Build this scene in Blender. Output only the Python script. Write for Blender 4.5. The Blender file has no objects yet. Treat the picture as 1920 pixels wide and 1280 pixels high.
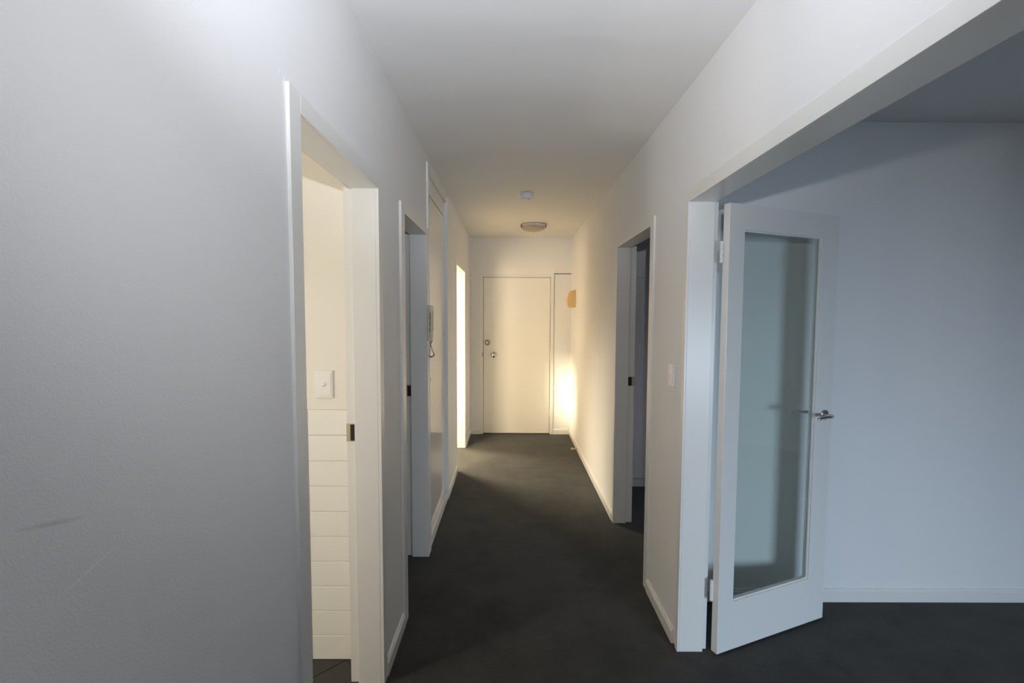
import bpy, bmesh, math
from mathutils import Matrix, Vector

sc = bpy.context.scene
PI = math.pi

# ------------------------------------------------------------------ camera
F_PX, PITCH, YAW, ROLL, PP_DY = 915.03, 0.0612, 0.0026, 0.0040, 8.46
CAM_H = 1.5465
cy, sy_ = math.cos(YAW), math.sin(YAW)
cp, sp = math.cos(PITCH), math.sin(PITCH)
cr, sr = math.cos(ROLL), math.sin(ROLL)
A = Matrix(((1, 0, 0), (0, 0, -1), (0, 1, 0)))
RY = Matrix(((cy, 0, -sy_), (0, 1, 0), (sy_, 0, cy)))
RP = Matrix(((1, 0, 0), (0, cp, -sp), (0, sp, cp)))
RR = Matrix(((cr, -sr, 0), (sr, cr, 0), (0, 0, 1)))
W2C = RR @ RP @ RY @ A
cam_d = bpy.data.cameras.new('camera')
cam = bpy.data.objects.new('camera', cam_d)
sc.collection.objects.link(cam)
cam_d.sensor_width = 36.0
cam_d.lens = F_PX * 36.0 / 1920.0
cam_d.shift_y = PP_DY / 1920.0
cam_d.clip_start = 0.02
c2w = Matrix((W2C[0], -W2C[1], -W2C[2])).transposed().to_4x4()
c2w.translation = (0, 0, CAM_H)
cam.matrix_world = c2w
sc.camera = cam

# ------------------------------------------------------------------ world, lights, exposure
sc.view_settings.view_transform = 'Standard'
sc.view_settings.look = 'None'
sc.view_settings.exposure = 0.0
sc.view_settings.gamma = 1.0
sc.view_settings.use_curve_mapping = False

w = bpy.data.worlds.new('sky')
sc.world = w
w.use_nodes = True
bg = w.node_tree.nodes['Background']
bg.inputs['Color'].default_value = (0.55, 0.72, 1.0, 1)
bg.inputs['Strength'].default_value = 0.25


def look_rot(d):
    return Vector(d).to_track_quat('-Z', 'Y').to_euler()


def area(name, loc, direction, sx, sz, power, color, spread=180):
    l = bpy.data.lights.new(name, 'AREA')
    l.shape = 'RECTANGLE'
    l.size, l.size_y = sx, sz
    l.energy, l.color = power, color
    l.spread = math.radians(spread)
    o = bpy.data.objects.new(name, l)
    sc.collection.objects.link(o)
    o.location, o.rotation_euler = loc, look_rot(direction)
    return o


# low warm evening sun that reaches the hall through the kitchen window
s = bpy.data.lights.new('sun', 'SUN')
s.energy, s.color, s.angle = 9.0, (1.0, 0.82, 0.55), math.radians(7)
so = bpy.data.objects.new('sun', s)
sc.collection.objects.link(so)
so.rotation_euler = look_rot((1.0, 0.63, -0.2084))
# daylight in each window opening
YE0 = 6.331
area('kitchen_window_light', (-2.74, 4.10, 1.28), (1, 0, 0), 1.1, 0.66, 50.0, (1.0, 0.80, 0.53))
area('kitchen_near_window_light', (-1.75, 3.29, 1.30), (0.2, 1, 0), 0.9, 1.1, 104.0, (1.0, 0.80, 0.53))  # main warm light for the end wall, from the added near window
area('kitchen_end_window_light', (-2.10, YE0 - 0.06, 1.45), (0.62, -0.70, -0.85), 1.1, 0.9, 75.0, (1.0, 0.84, 0.60), 90)
area('living_window_light', (2.62, -2.38, 0.95), (-0.3, 1, -0.45), 1.3, 0.95, 40.0, (0.61, 0.77, 0.97), 90)
area('bedroom_window_light', (3.40, 3.45, 1.10), (-1, 0.15, -0.5), 1.0, 0.6, 2.0, (0.74, 0.80, 1.0), 95)


# the photographer's flash above the lens, head tilted up: its beam and the wider spill around it
def flash(name, elev, size, power, color):
    fl = bpy.data.lights.new(name, 'SPOT')
    fl.energy, fl.color = power, color
    fl.spot_size, fl.spot_blend, fl.shadow_soft_size = math.radians(size), 1.0, 0.02
    o = bpy.data.objects.new(name, fl)
    sc.collection.objects.link(o)
    o.location = (0.04, -0.08, 1.812)
    e = math.radians(elev)
    o.rotation_euler = look_rot((0, math.cos(e), math.sin(e)))


flash('flash_beam', 37, 90, 149.0, (0.87, 0.91, 1.0))
flash('flash_spill', 10, 120, 28.5, (0.97, 0.97, 1.0))

# ------------------------------------------------------------------ materials


def new_mat(name):
    m = bpy.data.materials.new(name)
    m.use_nodes = True
    nt = m.node_tree
    return m, nt, nt.nodes['Principled BSDF']


def paint(name, col, rough=0.5, bump=0.0, bscale=300.0, var=0.0, marks=(), spec=0.5):
    """painted plaster or timber: even colour, faint roller texture, optional scuffs"""
    m, nt, b = new_mat(name)
    N, L = nt.nodes, nt.links
    b.inputs['Roughness'].default_value = rough
    b.inputs['Specular IOR Level'].default_value = spec
    b.inputs['Base Color'].default_value = (*col, 1)
    tc = N.new('ShaderNodeTexCoord')
    src = None
    if var or marks:
        nz = N.new('ShaderNodeTexNoise')
        nz.inputs['Scale'].default_value = 2.2
        nz.inputs['Detail'].default_value = 3
        L.new(tc.outputs['Object'], nz.inputs['Vector'])
        mx = N.new('ShaderNodeMix')
        mx.data_type = 'RGBA'
        mx.inputs[6].default_value = (*[c * (1 - var) for c in col], 1)
        mx.inputs[7].default_value = (*[min(1, c * (1 + var)) for c in col], 1)
        L.new(nz.outputs['Fac'], mx.inputs[0])
        src = mx.outputs[2]
        for (a, e, half_w, mcol, amt) in marks:      # a, e: ends on the wall as (y, z)
            mp = N.new('ShaderNodeMapping')
            mp.vector_type = 'TEXTURE'
            dy, dz = e[0] - a[0], e[1] - a[1]
            mp.inputs['Location'].default_value = (-0.532, (a[0] + e[0]) / 2, (a[1] + e[1]) / 2)
            mp.inputs['Rotation'].default_value = (math.atan2(dz, dy), 0, 0)
            mp.inputs['Scale'].default_value = (1, math.hypot(dy, dz) / 2, half_w)
            L.new(tc.outputs['Object'], mp.inputs['Vector'])
            g = N.new('ShaderNodeTexGradient')
            g.gradient_type = 'SPHERICAL'
            L.new(mp.outputs['Vector'], g.inputs['Vector'])
            mm = N.new('ShaderNodeMath')
            mm.operation = 'MULTIPLY'
            mm.use_clamp = True
            mm.inputs[1].default_value = amt
            L.new(g.outputs['Fac'], mm.inputs[0])
            mk = N.new('ShaderNodeMix')
            mk.data_type = 'RGBA'
            L.new(mm.outputs[0], mk.inputs[0])
            L.new(src, mk.inputs[6])
            mk.inputs[7].default_value = (*mcol, 1)
            src = mk.outputs[2]
        L.new(src, b.inputs['Base Color'])
    if bump:
        n2 = N.new('ShaderNodeTexNoise')
        n2.inputs['Scale'].default_value = bscale
        n2.inputs['Detail'].default_value = 2
        L.new(tc.outputs['Object'], n2.inputs['Vector'])
        bp = N.new('ShaderNodeBump')
        bp.inputs['Strength'].default_value = bump
        bp.inputs['Distance'].default_value = 0.002
        L.new(n2.outputs['Fac'], bp.inputs['Height'])
        L.new(bp.outputs['Normal'], b.inputs['Normal'])
    return m


def metal(name, col, rough):
    m, nt, b = new_mat(name)
    b.inputs['Base Color'].default_value = (*col, 1)
    b.inputs['Metallic'].default_value = 1.0
    nz = nt.nodes.new('ShaderNodeTexNoise')
    nz.inputs['Scale'].default_value = 60
    mr = nt.nodes.new('ShaderNodeMapRange')
    mr.inputs[3].default_value = rough * 0.8
    mr.inputs[4].default_value = rough * 1.2
    nt.links.new(nz.outputs['Fac'], mr.inputs[0])
    nt.links.new(mr.outputs[0], b.inputs['Roughness'])
    return m


def glass(name, tint):
    m, nt, b = new_mat(name)
    N, L = nt.nodes, nt.links
    N.remove(b)
    out = N['Material Output']
    tr = N.new('ShaderNodeBsdfTransparent')
    tr.inputs['Color'].default_value = (*tint, 1)
    gl = N.new('ShaderNodeBsdfGlossy')
    gl.inputs['Roughness'].default_value = 0.02
    lw = N.new('ShaderNodeLayerWeight')
    lw.inputs['Blend'].default_value = 0.5
    pw = N.new('ShaderNodeMath')
    pw.operation = 'POWER'
    pw.inputs[1].default_value = 4.0
    L.new(lw.outputs['Facing'], pw.inputs[0])
    fr = N.new('ShaderNodeMath')
    fr.operation = 'MULTIPLY_ADD'
    fr.inputs[1].default_value = 0.9
    fr.inputs[2].default_value = 0.04
    L.new(pw.outputs[0], fr.inputs[0])
    mx = N.new('ShaderNodeMixShader')
    L.new(fr.outputs[0], mx.inputs[0])
    L.new(tr.outputs[0], mx.inputs[1])
    L.new(gl.outputs[0], mx.inputs[2])
    L.new(mx.outputs[0], out.inputs['Surface'])
    return m


def carpet_mat():
    m, nt, b = new_mat('carpet')
    N, L = nt.nodes, nt.links
    b.inputs['Roughness'].default_value = 1.0
    b.inputs['Specular IOR Level'].default_value = 0.1
    b.inputs['Sheen Weight'].default_value = 0.15
    tc = N.new('ShaderNodeTexCoord')
    n1 = N.new('ShaderNodeTexNoise')
    n1.inputs['Scale'].default_value = 3.5
    n1.inputs['Detail'].default_value = 6
    n1.inputs['Roughness'].default_value = 0.65
    n2 = N.new('ShaderNodeTexNoise')
    n2.inputs['Scale'].default_value = 260
    n2.inputs['Detail'].default_value = 3
    for n in (n1, n2):
        L.new(tc.outputs['Object'], n.inputs['Vector'])
    r1 = N.new('ShaderNodeValToRGB')
    r1.color_ramp.elements[0].position, r1.color_ramp.elements[1].position = 0.3, 0.72
    r1.color_ramp.elements[0].color = (0.023, 0.024, 0.022, 1)
    r1.color_ramp.elements[1].color = (0.054, 0.053, 0.047, 1)
    L.new(n1.outputs['Fac'], r1.inputs[0])
    r2 = N.new('ShaderNodeValToRGB')
    r2.color_ramp.elements[0].position, r2.color_ramp.elements[1].position = 0.3, 0.7
    r2.color_ramp.elements[0].color = (0.6, 0.6, 0.6, 1)
    r2.color_ramp.elements[1].color = (1.3, 1.3, 1.3, 1)
    L.new(n2.outputs['Fac'], r2.inputs[0])
    mx = N.new('ShaderNodeMix')
    mx.data_type = 'RGBA'
    mx.blend_type = 'MULTIPLY'
    mx.inputs[0].default_value = 1.0
    L.new(r1.outputs[0], mx.inputs[6])
    L.new(r2.outputs[0], mx.inputs[7])
    L.new(mx.outputs[2], b.inputs['Base Color'])
    bp = N.new('ShaderNodeBump')
    bp.inputs['Strength'].default_value = 0.7
    bp.inputs['Distance'].default_value = 0.004
    L.new(n2.outputs['Fac'], bp.inputs['Height'])
    L.new(bp.outputs['Normal'], b.inputs['Normal'])
    return m


WHITE = (0.80, 0.80, 0.80)
MARKS = [((0.505, 1.3155), (0.605, 1.292), 0.0042, (0.40, 0.40, 0.41), 0.45),
         ((0.548, 1.2105), (0.652, 1.2370), 0.0013, (0.98, 0.98, 0.97), 0.9),
         ((1.160, 2.065), (1.180, 2.107), 0.0016, (0.97, 0.97, 0.97), 1.6),
         ((1.143, 2.085), (1.160, 2.118), 0.0014, (0.97, 0.97, 0.97), 1.2)]

def ceiling_mat():
    m = paint('ceiling_paint', (0.80, 0.80, 0.79), 0.7, 0.0, 40, 0.02)
    nt = m.node_tree
    N, L = nt.nodes, nt.links
    tc = N.new('ShaderNodeTexCoord')
    mp = N.new('ShaderNodeMapping')
    mp.inputs['Scale'].default_value = (0.8, 2.2, 1.0)
    nz = N.new('ShaderNodeTexNoise')
    nz.inputs['Scale'].default_value = 1.3
    nz.inputs['Detail'].default_value = 2
    L.new(tc.outputs['Object'], mp.inputs[0])
    L.new(mp.outputs[0], nz.inputs['Vector'])
    bp = N.new('ShaderNodeBump')
    bp.inputs['Strength'].default_value = 0.5
    bp.inputs['Distance'].default_value = 0.02
    L.new(nz.outputs['Fac'], bp.inputs['Height'])
    L.new(bp.outputs['Normal'], N['Principled BSDF'].inputs['Normal'])
    return m


M = dict(
    wall=paint('wall_paint', WHITE, 0.55, 0.22, 330, 0.015, spec=0.25),
    wall_scuffed=paint('scuffed_wall_paint', WHITE, 0.55, 0.22, 330, 0.015, MARKS, spec=0.25),
    ceiling=ceiling_mat(),
    trim=paint('gloss_trim_paint', (0.775, 0.775, 0.75), 0.30, 0.05, 60, spec=0.4),
    door=paint('gloss_door_paint', (0.80, 0.795, 0.77), 0.09, 0.04, 50),
    entry=paint('entry_door_paint', (0.80, 0.785, 0.74), 0.32, 0.05, 50),
    cream=paint('cream_bathroom_paint', (0.82, 0.79, 0.72), 0.5, 0.15, 320),
    kitchen=paint('kitchen_paint', (0.84, 0.76, 0.60), 0.5, 0.1, 260),
    tile=paint('white_glazed_tile', (0.86, 0.85, 0.80), 0.3),
    grout=paint('pale_grout', (0.62, 0.59, 0.52), 0.9),
    floor_tile=paint('dark_floor_tile', (0.030, 0.029, 0.027), 0.35, 0.05, 90),
    floor_grout=paint('dark_floor_grout', (0.075, 0.072, 0.068), 0.9),
    kitchen_floor=paint('kitchen_vinyl', (0.40, 0.33, 0.24), 0.5, 0.0, 100, 0.1),
    plastic=paint('white_plastic', (0.84, 0.84, 0.82), 0.3),
    cream_plastic=paint('aged_ivory_plastic', (0.74, 0.70, 0.58), 0.35),
    grey_plastic=paint('grey_buttons', (0.22, 0.20, 0.16), 0.5),
    cord=paint('beige_cord', (0.36, 0.31, 0.23), 0.5),
    wood=paint('varnished_pine', (0.74, 0.54, 0.24), 0.4, 0.05, 30, 0.1),
    chime_cover=paint('pale_varnish', (0.82, 0.68, 0.44), 0.4),  # paler than the panels: kitchen light on this face put into its colour
    rubber=paint('pale_rubber', (0.62, 0.52, 0.33), 0.6),
    dark=paint('dark_cavity', (0.02, 0.017, 0.014), 0.8),  # near-black colour stands in for the shade inside a recess
    chrome=metal('chrome', (0.62, 0.62, 0.63), 0.18),
    steel=metal('worn_steel', (0.30, 0.285, 0.26), 0.35),
    brass=metal('painted_over_strike', (0.55, 0.50, 0.38), 0.4),
    dome=paint('frosted_opal_glass', (0.44, 0.37, 0.28), 0.3),
    detector=paint('grey_white_plastic', (0.70, 0.72, 0.78), 0.4),
    glass=glass('clear_green_glass', (0.935, 0.968, 0.952)),
    wglass=glass('window_glass', (0.95, 0.97, 0.96)),
    carpet=carpet_mat(),
)

# ------------------------------------------------------------------ mesh helpers


def tag(o, label=None, cat=None, group=None, kind=None):
    for k, v_ in (('label', label), ('category', cat), ('group', group), ('kind', kind)):
        if v_:
            o[k] = v_
    return o


def empty(name, loc=(0, 0, 0), rz=0.0):
    o = bpy.data.objects.new(name, None)
    o.empty_display_size = 0.1
    sc.collection.objects.link(o)
    o.location, o.rotation_euler = loc, (0, 0, rz)
    return o


class MB:
    def __init__(self):
        self.bm = bmesh.new()

    def box(self, x0, x1, y0, y1, z0, z1, bevel=0.0, seg=2):
        x0, x1 = min(x0, x1), max(x0, x1)
        y0, y1 = min(y0, y1), max(y0, y1)
        z0, z1 = min(z0, z1), max(z0, z1)
        t = bmesh.new()
        bmesh.ops.create_cube(t, size=1)
        for v_ in t.verts:
            v_.co = ((x0 + x1) / 2 + v_.co.x * (x1 - x0), (y0 + y1) / 2 + v_.co.y * (y1 - y0),
                     (z0 + z1) / 2 + v_.co.z * (z1 - z0))
        if bevel:
            bmesh.ops.bevel(t, geom=t.edges[:], offset=bevel, segments=seg, affect='EDGES', profile=0.5)
        self._join(t)
        return self

    def _join(self, t):
        me = bpy.data.meshes.new('tmp')
        t.to_mesh(me)
        t.free()
        self.bm.from_mesh(me)
        bpy.data.meshes.remove(me)

    def prism(self, pts, axis, a0, a1, bevel=0.0):
        """pts: outline in the two other axes (cyclic order x,y,z), extruded along axis a0..a1"""
        t = bmesh.new()

        def P(p, a):
            if axis == 'x':
                return (a, p[0], p[1])
            if axis == 'y':
                return (p[0], a, p[1])
            return (p[0], p[1], a)
        lo = [t.verts.new(P(p, a0)) for p in pts]
        hi = [t.verts.new(P(p, a1)) for p in pts]
        n = len(pts)
        t.faces.new(lo)
        t.faces.new(hi[::-1])
        for i in range(n):
            t.faces.new((lo[i], hi[i], hi[(i + 1) % n], lo[(i + 1) % n]))
        bmesh.ops.recalc_face_normals(t, faces=t.faces[:])
        if bevel:
            bmesh.ops.bevel(t, geom=t.edges[:], offset=bevel, segments=2, affect='EDGES', profile=0.5)
        self._join(t)
        return self

    def lathe(self, prof, origin, axis=(0, 0, 1), n=40):
        """prof: list of (radius, height) along axis from origin"""
        t = bmesh.new()
        q = Vector((0, 0, 1)).rotation_difference(Vector(axis))
        rings = []
        for r, hgt in prof:
            if r < 1e-6:
                rings.append([t.verts.new(Vector(origin) + q @ Vector((0, 0, hgt)))])
            else:
                rings.append([t.verts.new(Vector(origin) + q @ Vector((r * math.cos(2 * PI * k / n), r * math.sin(2 * PI * k / n), hgt))) for k in range(n)])
        for a, b in zip(rings, rings[1:]):
            for k in range(n):
                f = [a[k % len(a)], a[(k + 1) % len(a)], b[(k + 1) % len(b)], b[k % len(b)]]
                f = list(dict.fromkeys(f))
                if len(f) >= 3:
                    t.faces.new(f)
        for ring, flip in ((rings[0], 1), (rings[-1], 0)):
            if len(ring) > 1:
                t.faces.new(ring[::-1] if flip else ring)
        bmesh.ops.recalc_face_normals(t, faces=t.faces[:])
        self._join(t)
        return self

    def tube(self, pts, r, n=10):
        t = bmesh.new()
        pts = [Vector(p) for p in pts]
        rings = []
        up = Vector((0.31, 0.53, 0.79)).normalized()
        for i, p in enumerate(pts):
            d = (pts[min(i + 1, len(pts) - 1)] - pts[max(i - 1, 0)]).normalized()
            a = d.cross(up).normalized()
            b = d.cross(a)
            rr = r[i] if isinstance(r, (list, tuple)) else r
            rings.append([t.verts.new(p + rr * (a * math.cos(2 * PI * k / n) + b * math.sin(2 * PI * k / n))) for k in range(n)])
        for a, b in zip(rings, rings[1:]):
            for k in range(n):
                t.faces.new((a[k], a[(k + 1) % n], b[(k + 1) % n], b[k]))
        t.faces.new(rings[0][::-1])
        t.faces.new(rings[-1])
        bmesh.ops.recalc_face_normals(t, faces=t.faces[:])
        self._join(t)
        return self

    def build(self, name, mat, parent=None, smooth=False, xf=None):
        me = bpy.data.meshes.new(name)
        if xf is not None:
            self.bm.transform(xf)
        self.bm.to_mesh(me)
        self.bm.free()
        me.materials.append(mat)
        if smooth:
            me.polygons.foreach_set('use_smooth', [True] * len(me.polygons))
            me.set_sharp_from_angle(angle=math.radians(40))
        o = bpy.data.objects.new(name, me)
        sc.collection.objects.link(o)
        if parent is not None:
            o.parent = parent
            if parent.type == 'MESH' or True:
                pass
        return o


def box(name, mat, parent, *b, bevel=0.0, xf=None):
    return MB().box(*b, bevel=bevel).build(name, mat, parent, xf=xf)


def struct(name, mb, mat, label, cat):
    o = mb.build(name, mat)
    return tag(o, label, cat, kind='structure')


# ------------------------------------------------------------------ shell dimensions
XL, XR, H, YE = -0.532, 0.779, 2.551, 6.331
XLB, XRB = XL - 0.137, XR + 0.137            # far faces of the two hall walls
T = 2.045                                    # door head height
Y_LIV, Y_BATH = 2.575, 2.110
R_ = 0.03                                    # lining thickness

# floor and ceiling
fm = MB().box(XLB, 5.1, -3.4, 6.6, -0.15, 0)
struct('floor', fm, M['carpet'], 'dark charcoal green carpet running down the hall and into the side rooms', 'floor')
struct('ceiling', MB().box(-3.1, 5.2, -3.5, 6.7, H, H + 0.15), M['ceiling'],
       'flat white painted ceiling over the hall and rooms', 'ceiling')

# left hall wall: bathroom door, laundry door, cupboard, kitchen opening
wl = MB()
OPL = [(1.245, 1.955, T), (2.42, 3.05, T), (3.145, 4.035, 2.46), (4.795, 5.65, T)]
ycur = -3.2
for a, b, top in OPL:
    pad = R_
    wl.box(XLB, XL, ycur, a - pad, 0, H)
    wl.box(XLB, XL, a - pad, b + pad, top + pad, H)
    ycur = b + pad
wl.box(XLB, XL, ycur, YE + 0.12, 0, H)
struct('wall_left', wl, M['wall_scuffed'], 'long white painted wall with scuff marks and the row of doorways beside it', 'wall')

# right hall wall: wide opening to the living room, bedroom door
wr = MB()
OPR = [(0.70, 2.165, T + 0.003), (2.73, 3.57, T)]
ycur = -3.2
for a, b, top in OPR:
    wr.box(XR, XRB, ycur, a - R_, 0, H)
    wr.box(XR, XRB, a - R_, b + R_, top + R_, H)
    ycur = b + R_
wr.box(XR, XRB, ycur, YE + 0.12, 0, H)
struct('wall_right', wr, M['wall'], 'white hall wall with the glazed door opening and the dark bedroom doorway', 'wall')

# end wall with the entry door opening and a shallow recessed side panel
DX0, DX1 = -0.358, 0.512
we = MB()
we.box(XL, DX0 - 0.004, YE, YE + 0.12, 0, H)
we.box(DX0 - 0.004, DX1 + 0.004, YE, YE + 0.12, T + 0.004, H)
we.box(DX1 + 0.004, 0.556, YE, YE + 0.12, 0, H)
we.box(0.556, XR, YE, YE + 0.12, 2.100, H)
we.box(0.556, XR, YE + 0.012, YE + 0.12, 0, 2.088)
we.box(0.556, XR, YE + 0.06, YE + 0.12, 2.088, 2.100)
we.box(DX0 - 0.1, DX1 + 0.1, YE + 0.075, YE + 0.12, 0, T + 0.1)
struct('wall_end', we, M['wall'], 'white wall at the end of the hall around the entry door', 'wall')
struct('wall_back', MB().box(XLB, XRB, -3.32, -3.2, 0, H), M['wall'],
       'plain white wall closing the hall behind the viewer', 'wall')


def room(side, mat, walls, what):
    m = MB()
    for b in walls:
        m.box(*b)
    return struct('wall_' + side, m, mat, what, 'wall')


# living room beyond the glazed door
room('living_far', M['wall'], [(XRB, 5.0, Y_LIV, Y_LIV + 0.10, 0, H)], 'pale blue-grey lit living room wall behind the open glazed door')
room('living_side', M['wall'], [(5.0, 5.1, -2.5, Y_LIV + 0.1, 0, H)], 'white living room side wall far from the hall')
WX0, WX1, WZ0, WZ1 = 1.92, 3.32, 0.42, 1.48
room('living_back', M['wall'], [(XRB, WX0, -2.6, -2.5, 0, H), (WX1, 5.1, -2.6, -2.5, 0, H),
                                (WX0, WX1, -2.6, -2.5, 0, WZ0), (WX0, WX1, -2.6, -2.5, WZ1, H)], 'white living room wall around the wide window')
# bedroom
room('bedroom_far', M['wall'], [(XRB, 3.6, 4.50, 4.60, 0, H)], 'dim bedroom wall seen through the dark doorway')
room('bedroom_side', M['wall'], [(3.5, 3.6, Y_LIV + 0.1, 2.95, 0, H), (3.5, 3.6, 3.95, 4.5, 0, H),
                                 (3.5, 3.6, 2.95, 3.95, 0, 0.85), (3.5, 3.6, 2.95, 3.95, 1.85, H)],
     'dim bedroom side wall around its window')
# bathroom
struct('wall_bathroom', MB().box(-2.3, XLB, Y_BATH + 0.008, Y_BATH + 0.10, 0, H), M['cream'],
       'cream bathroom wall above white tiles', 'wall')
room('bathroom_side', M['cream'], [(-2.3, -2.2, 0.2, Y_BATH + 0.1, 0, H), (-2.3, XLB, 0.1, 0.2, 0, H)],
     'cream bathroom walls out of the daylight')
# laundry
room('laundry', M['wall'], [(-1.3, -1.2, Y_BATH + 0.1, 3.12, 0, H), (-1.2, XLB, 3.085, 3.11, 0, H)],
     'unlit laundry walls behind the narrow dark doorway')
# kitchen
room('kitchen', M['kitchen'], [(-2.9, -2.8, 3.2, 3.5, 0, H), (-2.9, -2.8, 4.7, YE + 0.12, 0, H),
                               (-2.9, -2.8, 3.5, 4.7, 0, 0.93), (-2.9, -2.8, 3.5, 4.7, 1.62, H),
                               (-2.8, -2.2, 3.12, 3.22, 0, H), (-1.3, -1.19, 3.12, 3.22, 0, H), (-2.2, -1.3, 3.12, 3.22, 0, 0.75), (-2.2, -1.3, 3.12, 3.22, 1.85, H), (-2.8, -2.7, YE, YE + 0.12, 0, H), (-1.5, XLB, YE, YE + 0.12, 0, H),
                               (-2.7, -1.5, YE, YE + 0.12, 0, 0.95), (-2.7, -1.5, YE, YE + 0.12, 1.95, H)],
     'warm cream kitchen walls around the sunny window')
struct('floor_kitchen', MB().box(-2.9, XLB, 3.1, 6.5, -0.15, 0), M['kitchen_floor'], 'tan vinyl kitchen floor beyond the bright opening', 'floor')
struct('floor_laundry', MB().box(-1.3, XLB, 2.2, 3.1, -0.15, 0), M['floor_tile'], 'dark laundry floor behind the narrow doorway', 'floor')


# windows that bring the daylight in
def window(n, axis, p, a0, a1, z0, z1, label):
    e = tag(empty('window_%d' % n, (p, (a0 + a1) / 2, z0) if axis == 'x' else ((a0 + a1) / 2, p, z0)), label, 'window', kind='structure')
    off = Matrix.Translation(-e.location)

    def b(nm, mt, a, c, zz0, zz1, t):
        bb = (p - t, p + t, a, c, zz0, zz1) if axis == 'x' else (a, c, p - t, p + t, zz0, zz1)
        return box(nm, mt, e, *bb, xf=off)
    b('frame', M['trim'], a0, a0 + 0.04, z0, z1, 0.025)
    b('frame', M['trim'], a1 - 0.04, a1, z0, z1, 0.025)
    b('frame', M['trim'], a0 + 0.04, a1 - 0.04, z0, z0 + 0.04, 0.025)
    b('frame', M['trim'], a0 + 0.04, a1 - 0.04, z1 - 0.04, z1, 0.025)
    b('pane', M['wglass'], a0 + 0.04, a1 - 0.04, z0 + 0.04, z1 - 0.04, 0.002)


window(1, 'x', -2.85, 3.5, 4.7, 0.93, 1.62, 'wide low kitchen window facing the evening sun')
window(2, 'y', YE + 0.06, -2.7, -1.5, 0.95, 1.95, 'kitchen window in the wall beyond the bright opening')
window(5, 'y', 3.17, -2.2, -1.3, 0.75, 1.85, 'kitchen window in the wall behind the hall cupboard')  # unseen window added so warm light reaches the entry door
window(3, 'y', -2.55, WX0, WX1, WZ0, WZ1, 'wide living room window behind the viewer')
window(4, 'x', 3.55, 2.95, 3.95, 0.85, 1.85, 'small bedroom window in the dim side wall')


# ------------------------------------------------------------------ door frames
def door_frame(n, s, y0, y1, top, xf_, xb, reb, near_w, far_w, head_w, proud, label, strike=None):
    """s=-1 for the left wall, +1 for the right; xf_ hall face, xb back face, reb rebate width"""
    e = tag(empty('trim_%d' % n, (xf_, y0, 0)), label, 'door frame', kind='structure')
    off = Matrix.Translation(-e.location)
    xr = xb - s * reb                         # start of the rebate
    g = 0.022
    xp, xk = xf_ - s * proud, xf_ + s * 0.004
    mt = M['trim']
    MB().box(xk, xr, y0 - R_, y0, 0, top + R_).box(xr, xb, y0 - R_, y0 - g, 0, top + R_).build('jamb', mt, e, xf=off)
    MB().box(xk, xr, y1, y1 + R_, 0, top + R_, bevel=0.002).box(xr, xb, y1 + g, y1 + R_, 0, top + R_).build('jamb', mt, e, xf=off)
    MB().box(xk, xr, y0, y1, top, top + R_).box(xr, xb, y0 - g, y1 + g, top + g, top + R_).build('head', mt, e, xf=off)
    box('architrave', mt, e, xp, xk, y0 - near_w, y0, 0, top + head_w, bevel=0.0010, xf=off)
    box('architrave', mt, e, xp, xk, y1, y1 + far_w, 0, top + head_w, bevel=0.0010, xf=off)
    box('architrave', mt, e, xp, xk, y0, y1, top, top + head_w, bevel=0.0010, xf=off)
    if strike:
        z, hh = strike
        p = box('strike_plate', M['brass'], e, xr + s * 0.001, xb + s * 0.003, y1 + g - 0.002, y1 + g + 0.003, z - hh, z + hh, bevel=0.0008, xf=off)
        box('strike_hole', M['dark'], e, xr + s * 0.002, xr + s * (reb * 0.62), y1 + g - 0.004, y1 + g - 0.001, z - hh * 0.9, z + hh * 0.9, xf=off)  # solid dark box; the recess shade is put into its colour
    return e


door_frame(1, -1, 1.245, 1.955, T, XL, XLB, 0.037, 0.062, 0.052, 0.050, 0.009,
           'white gloss frame of the bathroom doorway with cream light inside', (1.068, 0.037))
door_frame(2, -1, 2.42, 3.05, T, XL, XLB, 0.042, 0.075, 0.042, 0.045, 0.012,
           'white frame of the narrow dark laundry doorway beside the intercom', (1.072, 0.037))
door_frame(3, -1, 4.795, 5.65, T, XL, XLB, 0.030, 0.045, 0.032, 0.035, 0.003,
           'plain frame of the brightly sunlit kitchen opening near the entry door')
door_frame(4, 1, 0.70, 2.165, T + 0.003, XR, XRB, 0.024, 0.055, 0.031, 0.055, 0.005,
           'wide white frame and lintel around the glazed door opening')
door_frame(5, 1, 2.73, 3.57, T, XR, XRB, 0.050, 0.066, 0.042, 0.045, 0.010,
           'white frame of the dark bedroom doorway', (1.068, 0.035))


# ------------------------------------------------------------------ skirting boards
def skirting(side, p0, p1, nrm, label, hgt=0.072, th=0.013):
    """from p0 to p1 along a wall whose outward normal is nrm"""
    prof = [(0, 0), (th, 0), (th, hgt - 0.016), (th * 0.72, hgt - 0.011), (th * 0.72, hgt - 0.005), (th * 0.45, hgt), (0, hgt)]
    t = bmesh.new()
    ring = []
    for p in (p0, p1):
        ring.append([t.verts.new((p[0] + nrm[0] * a, p[1] + nrm[1] * a, b)) for a, b in prof])
    n = len(prof)
    t.faces.new(ring[0])
    t.faces.new(ring[1][::-1])
    for i in range(n):
        t.faces.new((ring[0][i], ring[1][i], ring[1][(i + 1) % n], ring[0][(i + 1) % n]))
    bmesh.ops.recalc_face_normals(t, faces=t.faces[:])
    m = MB()
    m._join(t)
    return tag(m.build('baseboard_' + side, M['trim']), label, 'baseboard', kind='structure')


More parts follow.
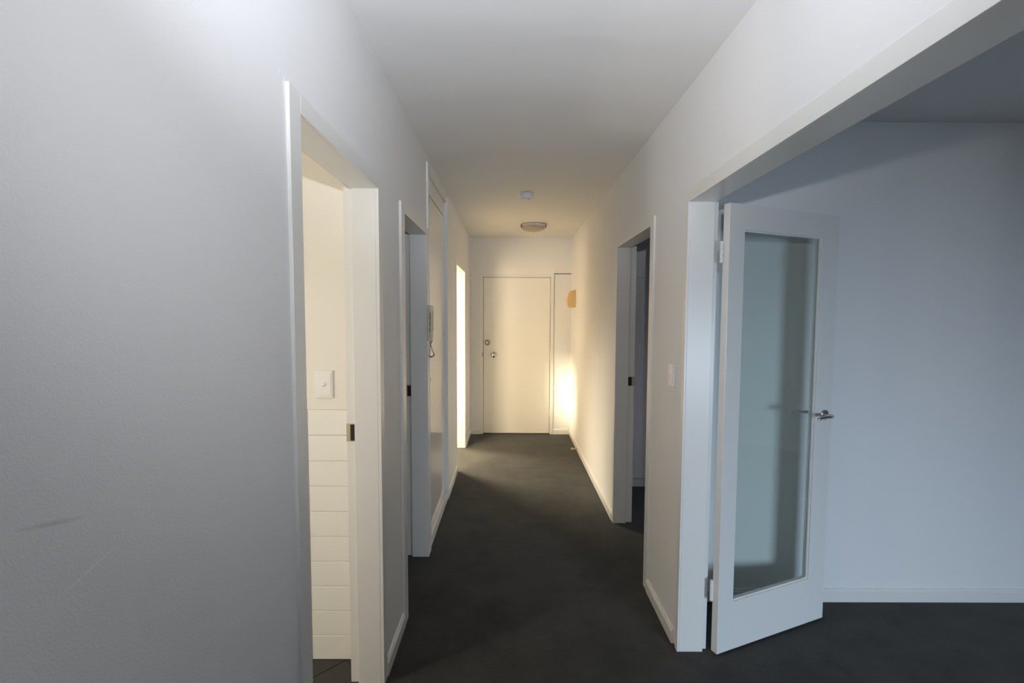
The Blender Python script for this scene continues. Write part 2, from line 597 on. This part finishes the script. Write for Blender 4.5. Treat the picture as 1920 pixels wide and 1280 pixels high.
skirting('left', (XL, -3.2), (XL, 1.182), (1, 0), 'white baseboard below the long scuffed wall')
skirting('left', (XL, 2.008), (XL, 2.344), (1, 0), 'short white baseboard between the bathroom and laundry doorways')
skirting('left', (XL, 4.085), (XL, 4.749), (1, 0), 'white baseboard between the tall cupboard and the sunlit opening')
skirting('left', (XL, 5.683), (XL, YE - 0.014), (1, 0), 'short white baseboard between the sunlit opening and the end wall')
skirting('right', (XR, 3.613), (XR, YE - 0.014), (-1, 0), 'long white baseboard from the bedroom doorway to the end wall')
skirting('right', (XR, 2.225), (XR, 2.663), (-1, 0), 'short white baseboard between bedroom doorway and glazed door opening')
skirting('right', (XR, -3.2), (XR, 0.644), (-1, 0), 'white baseboard before the glazed door opening')
skirting('end', (XL + 0.013, YE), (-0.402, YE), (0, -1), 'tiny white baseboard left of the entry door')
skirting('end', (0.557, YE + 0.012), (XR - 0.013, YE + 0.012), (0, -1), 'short white baseboard below the recessed panel beside the entry door', th=0.022)
skirting('living', (XRB, Y_LIV), (5.0, Y_LIV), (0, -1), 'white baseboard along the living room wall behind the glazed door')
skirting('bathroom', (-2.2, 0.2), (XLB, 0.2), (0, 1), 'white baseboard in the bathroom behind the doorway', 0.06)

# ------------------------------------------------------------------ bathroom wall tiles, floor tiles
wb = bpy.data.objects['wall_bathroom']
box('grout_bed', M['grout'], wb, -2.2, XLB - 0.001, Y_BATH + 0.003, Y_BATH + 0.009, 0, 1.1355)
TP, TW = 0.11355, 0.200
tm = MB().box(-TW / 2 + 0.0012, TW / 2 - 0.0012, -0.0045, 0.0045, 0.0013, TP - 0.0013, bevel=0.0018, seg=1)
t0 = tm.build('tile', M['tile'], wb)
x0 = -0.886
first = True
for r in range(10):
    for c in range(-4, 2):
        xa = x0 + c * TW
        if xa + TW > XLB + 0.001 + 0.14:
            continue
        if xa + TW / 2 + TW / 2 > XLB:
            if xa > XLB - 0.02:
                continue
        o = t0 if first else t0.copy()
        if not first:
            sc.collection.objects.link(o)
            o.parent = wb
        first = False
        wid = min(xa + TW, XLB - 0.001) - xa
        o.scale.x = wid / TW
        o.location = (xa + wid / 2, Y_BATH + 0.0035, r * TP)

bf = struct('floor_bathroom', MB().box(-2.3, XLB, 0.1, 2.2, -0.15, -0.004), M['floor_grout'], 'dark tiled bathroom floor laid on the diagonal', 'floor')


def clip(poly, rect):
    xa, xb_, ya, yb = rect
    for ax, lim, keep in ((0, xa, 1), (0, xb_, -1), (1, ya, 1), (1, yb, -1)):
        out = []
        for i in range(len(poly)):
            p, q = poly[i], poly[(i + 1) % len(poly)]
            ip, iq = (p[ax] - lim) * keep >= 0, (q[ax] - lim) * keep >= 0
            if ip:
                out.append(p)
            if ip != iq:
                t_ = (lim - p[ax]) / (q[ax] - p[ax])
                out.append((p[0] + t_ * (q[0] - p[0]), p[1] + t_ * (q[1] - p[1])))
        poly = out
        if len(poly) < 3:
            return []
    return poly


S = 0.30
cx0, cy0 = -0.735, 2.105                       # a point on a joint line
for i in range(-6, 6):
    for j in range(-6, 6):
        def rot(u, v_):
            return (cx0 + (u - v_) * math.sqrt(0.5), cy0 + (u + v_) * math.sqrt(0.5))
        g = 0.002
        q = [rot(i * S + g, j * S + g), rot((i + 1) * S - g, j * S + g), rot((i + 1) * S - g, (j + 1) * S - g), rot(i * S + g, (j + 1) * S - g)]
        q = clip(q, (-2.2, XLB, 0.2, Y_BATH - 0.001))
        if len(q) >= 3:
            area2 = abs(sum(q[k][0] * q[(k + 1) % len(q)][1] - q[(k + 1) % len(q)][0] * q[k][1] for k in range(len(q))))
            if area2 > 0.004:
                MB().prism(q, 'z', -0.004, 0.0).build('tile', M['floor_tile'], bf)


# ------------------------------------------------------------------ switches
def switch(name, loc, rz, wd, ht, label, round_):
    """plate in local XZ, facing local -Y; origin at the wall"""
    e = tag(empty(name, loc, rz), label, 'light switch')
    box('back_plate', M['plastic'], e, -wd / 2, wd / 2, -0.009, 0, -ht / 2, ht / 2, bevel=0.003)
    box('cover_plate', M['plastic'], e, -wd * 0.41, wd * 0.41, -0.0115, -0.008, -ht * 0.40, ht * 0.40, bevel=0.0012)
    if round_:
        MB().lathe([(0.009, 0), (0.009, 0.004), (0.0065, 0.0075), (0, 0.008)], (0, -0.011, 0), (0, -1, 0.25), 24).build('toggle', M['plastic'], e, True)
    else:
        box('toggle', M['plastic'], e, -0.008, 0.008, -0.018, -0.010, -0.014, 0.014, bevel=0.003)
    return e


switch('light_switch', (-0.8125, Y_BATH + 0.008, 1.2475), 0, 0.077, 0.120, 'white single light switch on the cream bathroom wall above the tiles', True)
switch('light_switch', (XR, 2.331, 1.263), -PI / 2, 0.072, 0.104, 'white light switch on the hall wall beside the glazed door opening', False)

# ------------------------------------------------------------------ tall hall cupboard
cb = tag(empty('hall_cupboard', (XL, 3.10, 0)), 'tall white gloss built-in cupboard between the intercom and the sunlit opening', 'cupboard')
off = Matrix.Translation(-cb.location)
CY0, CY1 = 3.145, 4.035
PR = 0.012
box('frame', M['trim'], cb, XL, XL + PR, 3.102, CY0, 0, 2.505, bevel=0.002, xf=off)
box('frame', M['trim'], cb, XL, XL + PR, CY1, 4.082, 0, 2.505, bevel=0.002, xf=off)
box('frame', M['trim'], cb, XL, XL + 0.003, CY0, CY1, 2.462, 2.505, bevel=0.001, xf=off)
MB().box(XL - 0.05, XL, CY0 - 0.029, CY0, 0, 2.489).box(XL - 0.05, XL, CY1, CY1 + 0.029, 0, 2.489).box(XL - 0.05, XL, CY0, CY1, 2.462, 2.489).build('jamb', M['trim'], cb, xf=off)
door = box('door', M['door'], cb, XL - 0.042, XL - 0.016, CY0 + 0.003, CY1 - 0.003, 0.078, 2.345, bevel=0.002, xf=off)
MB().box(XL - 0.017, XL - 0.006, 3.268, 3.292, 1.107, 1.127, bevel=0.002).build('catch', M['steel'], door, True, xf=off)
box('top_panel', M['door'], cb, XL - 0.042, XL - 0.014, CY0 + 0.003, CY1 - 0.003, 2.352, 2.459, bevel=0.002, xf=off)
box('plinth', M['trim'], cb, XL - 0.030, XL + 0.006, CY0 + 0.001, CY1 - 0.001, 0, 0.072, bevel=0.003, xf=off)
MB().box(-1.16, XL - 0.05, CY0 - 0.029, CY0 - 0.010, 0, 2.489).box(-1.16, XL - 0.05, CY1 + 0.010, CY1 + 0.029, 0, 2.489).box(-1.18, -1.16, CY0 - 0.029, CY1 + 0.029, 0, 2.489).box(-1.16, XL - 0.05, CY0 - 0.01, CY1 + 0.01, 2.47, 2.489).build('carcass', M['wall'], cb, xf=off)
box('end_block', M['trim'], cb, XL, XL + 0.0125, 3.094, 3.118, 0, 0.075, bevel=0.005, xf=off)

# ------------------------------------------------------------------ intercom handset
ic = tag(empty('intercom', (XL + 0.0135, 3.085, 1.39)), 'ivory intercom handset with curled cord on the tall cupboard frame', 'intercom')
ic.scale.x = 0.78                             # local x = out of the wall
box('wall_plate', M['cream_plastic'], ic, 0, 0.014, -0.045, 0.045, 0.0, 0.222, bevel=0.003)
hs = MB().prism([(0.014, 0.222), (0.014, 0.178), (0.021, 0.170), (0.021, 0.060), (0.014, 0.050), (0.014, 0.012),
                 (0.024, 0.0), (0.031, 0.004), (0.035, 0.030), (0.036, 0.120), (0.035, 0.205), (0.031, 0.222)], 'y', -0.028, 0.022, bevel=0.002)
h_ = hs.build('handset', M['cream_plastic'], ic, True)
box('finger_slot', M['grey_plastic'], h_, 0.0345, 0.0368, -0.010, 0.006, 0.06, 0.18)
for k in range(3):
    box('button', M['grey_plastic'], ic, 0.013, 0.0165, -0.043, -0.034, 0.060 + 0.035 * k, 0.078 + 0.035 * k, bevel=0.001)
ctl = [(0.026, -0.005, 0.002), (0.022, -0.004, -0.014), (0.012, -0.002, -0.020), (0.022, 0.0, -0.045), (0.037, 0.0, -0.078), (0.043, 0.0, -0.090), (0.038, 0.0, -0.097),
       (0.024, 0.0, -0.102), (0.010, 0.0, -0.103), (0.006, 0.0, -0.095), (0.009, 0.0, -0.06), (0.012, 0.0, -0.025), (0.008, 0.0, 0.004)]
fine = []
for i in range(len(ctl) - 1):
    p0, p1, p2, p3 = (Vector(ctl[max(i - 1, 0)]), Vector(ctl[i]), Vector(ctl[i + 1]), Vector(ctl[min(i + 2, len(ctl) - 1)]))
    for k in range(16):
        t_ = k / 16
        fine.append(0.5 * ((2 * p1) + (p2 - p0) * t_ + (2 * p0 - 5 * p1 + 4 * p2 - p3) * t_ ** 2 + (-p0 + 3 * p1 - 3 * p2 + p3) * t_ ** 3))
coil = []
for i, p in enumerate(fine):
    d = (fine[min(i + 1, len(fine) - 1)] - fine[max(i - 1, 0)]).normalized()
    a = d.cross(Vector((0, 1, 0))).normalized()
    b = d.cross(a)
    coil.append(p + 0.0042 * (a * math.cos(i * 1.25) + b * math.sin(i * 1.25)))
MB().tube(coil, 0.0021, 6).build('curled_cord', M['cord'], ic, True)

# ------------------------------------------------------------------ entry door at the end of the hall
ed = tag(empty('door_2', (DX0, YE, 0)), 'flush cream-white entry door at the end of the hall with two round locks', 'door', kind='structure')
off = Matrix.Translation(-ed.location)
leaf = box('leaf', M['entry'], ed, DX0 + 0.003, DX1 - 0.003, YE + 0.007, YE + 0.047, 0.012, T - 0.003, bevel=0.002, xf=off)
for nm, b in (('frame', (DX0 - 0.042, DX0 - 0.001, YE - 0.003, YE + 0.003, 0, T + 0.034)),
              ('frame', (DX1 + 0.001, DX1 + 0.040, YE - 0.003, YE + 0.003, 0, T + 0.034)),
              ('frame', (DX0 - 0.001, DX1 + 0.001, YE - 0.003, YE + 0.003, T + 0.001, T + 0.034))):
    box(nm, M['trim'], ed, *b, bevel=0.0015, xf=off)
for z in (1.778, 1.025, 0.282):
    hg = MB().lathe([(0.007, -0.05), (0.007, 0.05)], (DX1 + 0.004, YE - 0.004, z), (0, 0, 1), 12).box(DX1 - 0.001, DX1 + 0.022, YE - 0.0065, YE - 0.003, z - 0.05, z + 0.05)
    hg.build('hinge', M['entry'], ed, True, xf=off)
dl = MB().lathe([(0.034, 0), (0.034, 0.006), (0.030, 0.010), (0.022, 0.012)], (-0.303, YE + 0.006, 1.202), (0, -1, 0), 32).build('deadlock', M['steel'], ed, True, xf=off)
MB().lathe([(0.019, 0), (0.019, 0.012), (0.014, 0.016), (0, 0.0165)], (-0.303, YE - 0.006, 1.202), (0, -1, 0), 24).build('thumb_turn', M['chrome'], dl, True, xf=off)
kb = MB().lathe([(0.036, 0), (0.036, 0.004), (0.030, 0.008), (0.013, 0.011), (0.012, 0.034), (0.022, 0.042), (0.028, 0.054), (0.027, 0.064), (0.018, 0.071), (0, 0.073)],
                (-0.226, YE + 0.006, 1.043), (0, -1, 0), 32).build('knob', M['chrome'], ed, True, xf=off)
box('strike_plate', M['steel'], ed, DX0 - 0.012, DX0 + 0.000, YE - 0.0055, YE - 0.003, 1.018, 1.078, bevel=0.0008, xf=off)

# ------------------------------------------------------------------ open glazed door to the living room
LW, LT, GAP, LH = 0.716, 0.035, 0.012, 2.038
gd = tag(empty('door_1', (0.943, 2.13, 0), math.radians(22.85)), 'white glazed door standing open into the living room with chrome lever', 'door', kind='structure')
U0, U1, Z0, Z1 = 0.091, 0.596, 0.240, 1.928
box('stile', M['trim'], gd, 0, U0, 0, LT, GAP, LH, bevel=0.0015)
box('stile', M['trim'], gd, U1, LW, 0, LT, GAP, LH, bevel=0.0015)
box('rail', M['trim'], gd, U0, U1, 0.0004, LT - 0.0004, Z1, LH, bevel=0.0008)
box('rail', M['trim'], gd, U0, U1, 0.0004, LT - 0.0004, GAP, Z0, bevel=0.0008)
pane = box('glass_pane', M['glass'], gd, U0 - 0.001, U1 + 0.001, 0.0155, 0.0195, Z0 - 0.001, Z1 + 0.001)
bd = 0.006
for ya, yb in ((0.008, 0.0155), (0.0195, 0.027)):
    box('glazing_bead', M['trim'], gd, U0, U0 + bd, ya, yb, Z0, Z1)
    box('glazing_bead', M['trim'], gd, U1 - bd, U1, ya, yb, Z0, Z1)
    box('glazing_bead', M['trim'], gd, U0 + bd, U1 - bd, ya, yb, Z0, Z0 + bd)
    box('glazing_bead', M['trim'], gd, U0 + bd, U1 - bd, ya, yb, Z1 - bd, Z1)
for z in (1.830, 1.07, 0.300):
    hg = MB()
    for k in range(5):
        hg.lathe([(0.0075, k * 0.019 - 0.0475), (0.0075, k * 0.019 - 0.0475 + 0.0182)], (-0.0095, LT - 0.003, z), (0, 0, 1), 14)
    hg.box(-0.010, 0.0005, LT - 0.006, LT - 0.002, z - 0.047, z + 0.047)
    if z != 1.07:
        hg.build('hinge', M['trim'], gd, True)
ZH, UH = 1.066, 0.660


def lever(side):
    """side -1: face towards the hall, +1: face towards the wall behind"""
    y = 0.0 if side < 0 else LT
    r = MB().lathe([(0.026, 0), (0.026, 0.005), (0.023, 0.009), (0.012, 0.010)], (UH, y, ZH), (0, side, 0), 28).build('lever_rose', M['chrome'], gd, True)
    pts = [(UH, y + side * 0.006, ZH), (UH, y + side * 0.030, ZH), (UH - 0.003, y + side * 0.042, ZH), (UH - 0.012, y + side * 0.049, ZH), (UH - 0.030, y + side * 0.052, ZH),
           (UH - 0.060, y + side * 0.054, ZH + 0.003), (UH - 0.095, y + side * 0.054, ZH + 0.001), (UH - 0.112, y + side * 0.053, ZH - 0.004), (UH - 0.118, y + side * 0.052, ZH - 0.006)]
    MB().tube(pts, [0.009, 0.009, 0.0092, 0.0092, 0.009, 0.0085, 0.0078, 0.0065, 0.003], 14).build('lever', M['chrome'], r, True)


lever(-1)
lever(1)
box('latch_plate', M['chrome'], gd, LW - 0.001, LW + 0.0015, 0.007, 0.028, ZH - 0.05, ZH + 0.05)

# ------------------------------------------------------------------ bedroom built-in wardrobe
wd = tag(empty('wardrobe', (1.6, 4.50, 0)), 'dim white built-in wardrobe inside the dark bedroom', 'wardrobe')
off = Matrix.Translation(-wd.location)
box('plinth', M['trim'], wd, XRB + 0.01, 2.95, 4.365, 4.495, 0, 0.075, xf=off)
box('carcass', M['wall'], wd, XRB + 0.01, 2.95, 4.375, 4.495, 0.075, 2.50, xf=off)
for k in range(4):
    xa = XRB + 0.012 + k * 0.505
    box('door', M['wall'], wd, xa, xa + 0.500, 4.352, 4.374, 0.080, 1.885, bevel=0.002, xf=off)
    box('upper_door', M['wall'], wd, xa, xa + 0.500, 4.352, 4.374, 1.892, 2.495, bevel=0.002, xf=off)

# ------------------------------------------------------------------ ceiling fittings
cl = tag(empty('ceiling_light', (0.245, 5.43, H)), 'round opal glass dome light on the hall ceiling near the entry door', 'ceiling light')
MB().lathe([(0.130, 0), (0.138, -0.006), (0.140, -0.026), (0.134, -0.030)], (0, 0, 0)).build('base_ring', M['detector'], cl, True)
prof = [(0.1385 * math.cos(a), -0.027 - 0.052 * math.sin(a)) for a in [k * PI / 2 / 10 for k in range(11)]]
prof[-1] = (0, prof[-1][1])
MB().lathe(prof, (0, 0, 0)).build('glass_dome', M['dome'], cl, True)
for k in range(3):
    a = math.radians(-90 + 25 + 120 * k) if k else math.radians(-170)
    a = [math.radians(-160), math.radians(-22), math.radians(90)][k]
    c, s_ = math.cos(a), math.sin(a)
    MB().box(0.130, 0.150, -0.010, 0.010, -0.040, -0.012, bevel=0.002).build('clip', M['steel'], cl, True, xf=Matrix.Rotation(a, 4, 'Z'))

sd = tag(empty('smoke_detector', (0.126, 4.07, H)), 'small round grey-white smoke detector on the hall ceiling', 'smoke detector')
MB().lathe([(0.050, 0), (0.054, -0.003), (0.054, -0.010), (0.050, -0.012)], (0, 0, 0)).build('base', M['detector'], sd, True)
cap = MB().lathe([(0.048, -0.012), (0.049, -0.034), (0.044, -0.042), (0.030, -0.045), (0, -0.046)], (0, 0, 0)).build('cover', M['detector'], sd, True)
MB().lathe([(0.006, -0.0455), (0.006, -0.0475), (0, -0.048)], (0.018, 0.0, 0), n=16).build('test_button', M['grey_plastic'], cap, True)

# ------------------------------------------------------------------ door chime box on the right wall, door stop
ch = tag(empty('door_chime', (XR, 5.87, 1.655)), 'ochre wooden chime box with curved front high on the wall by the entry door', 'door chime')
pr = [(0, 0.0), (-0.090, 0.0), (-0.100, 0.03), (-0.104, 0.07), (-0.101, 0.11), (-0.092, 0.155), (-0.078, 0.185), (-0.055, 0.198), (0, 0.212)]
MB().prism(pr, 'y', 0.0, 0.012, bevel=0.0015).build('side_panel', M['wood'], ch)
MB().prism(pr, 'y', 0.168, 0.180, bevel=0.0015).build('side_panel', M['wood'], ch)
pr2 = [(0, 0.003), (-0.091, 0.003), (-0.1005, 0.03), (-0.1045, 0.07), (-0.1015, 0.11), (-0.0925, 0.155), (-0.078, 0.184), (-0.055, 0.196), (0, 0.209)]
MB().prism(pr2, 'y', 0.012, 0.168).build('cover', M['chime_cover'], ch)

ds = tag(empty('door_stop', (XR - 0.013, 5.50, 0.035)), 'small cream door stop sticking out of the long baseboard', 'door stop')
MB().lathe([(0.014, 0), (0.013, 0.004), (0.0085, 0.007), (0.0085, 0.052)], (0, 0, 0), (-1, 0, 0), 18).build('post', M['rubber'], ds, True)
MB().lathe([(0.0125, 0.048), (0.0135, 0.052), (0.0135, 0.068), (0.010, 0.073), (0, 0.074)], (0, 0, 0), (-1, 0, 0), 18).build('buffer', M['rubber'], ds, True)

# ------------------------------------------------------------------ unseen bathroom wall lamp, added for the warm light
lamp_m, lnt, lb = new_mat('lit_opal_glass')
lb.inputs['Base Color'].default_value = (0.8, 0.75, 0.65, 1)
lb.inputs['Emission Color'].default_value = (1.0, 0.84, 0.55, 1)
lb.inputs['Emission Strength'].default_value = 3.0
bl = tag(empty('wall_lamp', (-2.2, 1.0, 1.25)), 'lit round glass lamp on the bathroom side wall', 'wall lamp')
MB().lathe([(0.060, 0), (0.060, 0.012), (0.052, 0.020), (0.020, 0.024), (0.018, 0.050)], (0, 0, 0), (1, 0, 0)).build('back_plate', M['plastic'], bl, True)
MB().lathe([(0.035, 0.048), (0.060, 0.066), (0.072, 0.095), (0.068, 0.130), (0.045, 0.158), (0, 0.168)], (0, 0, 0), (1, 0, 0)).build('glass_shade', lamp_m, bl, True)
pl = bpy.data.lights.new('wall_lamp_light', 'POINT')  # point light of the added lamp, clear of its shade
pl.energy, pl.color, pl.shadow_soft_size = 25.0, (1.0, 0.91, 0.78), 0.08
plo = bpy.data.objects.new('wall_lamp_light', pl)
sc.collection.objects.link(plo)
plo.location = (-1.93, 1.0, 1.25)
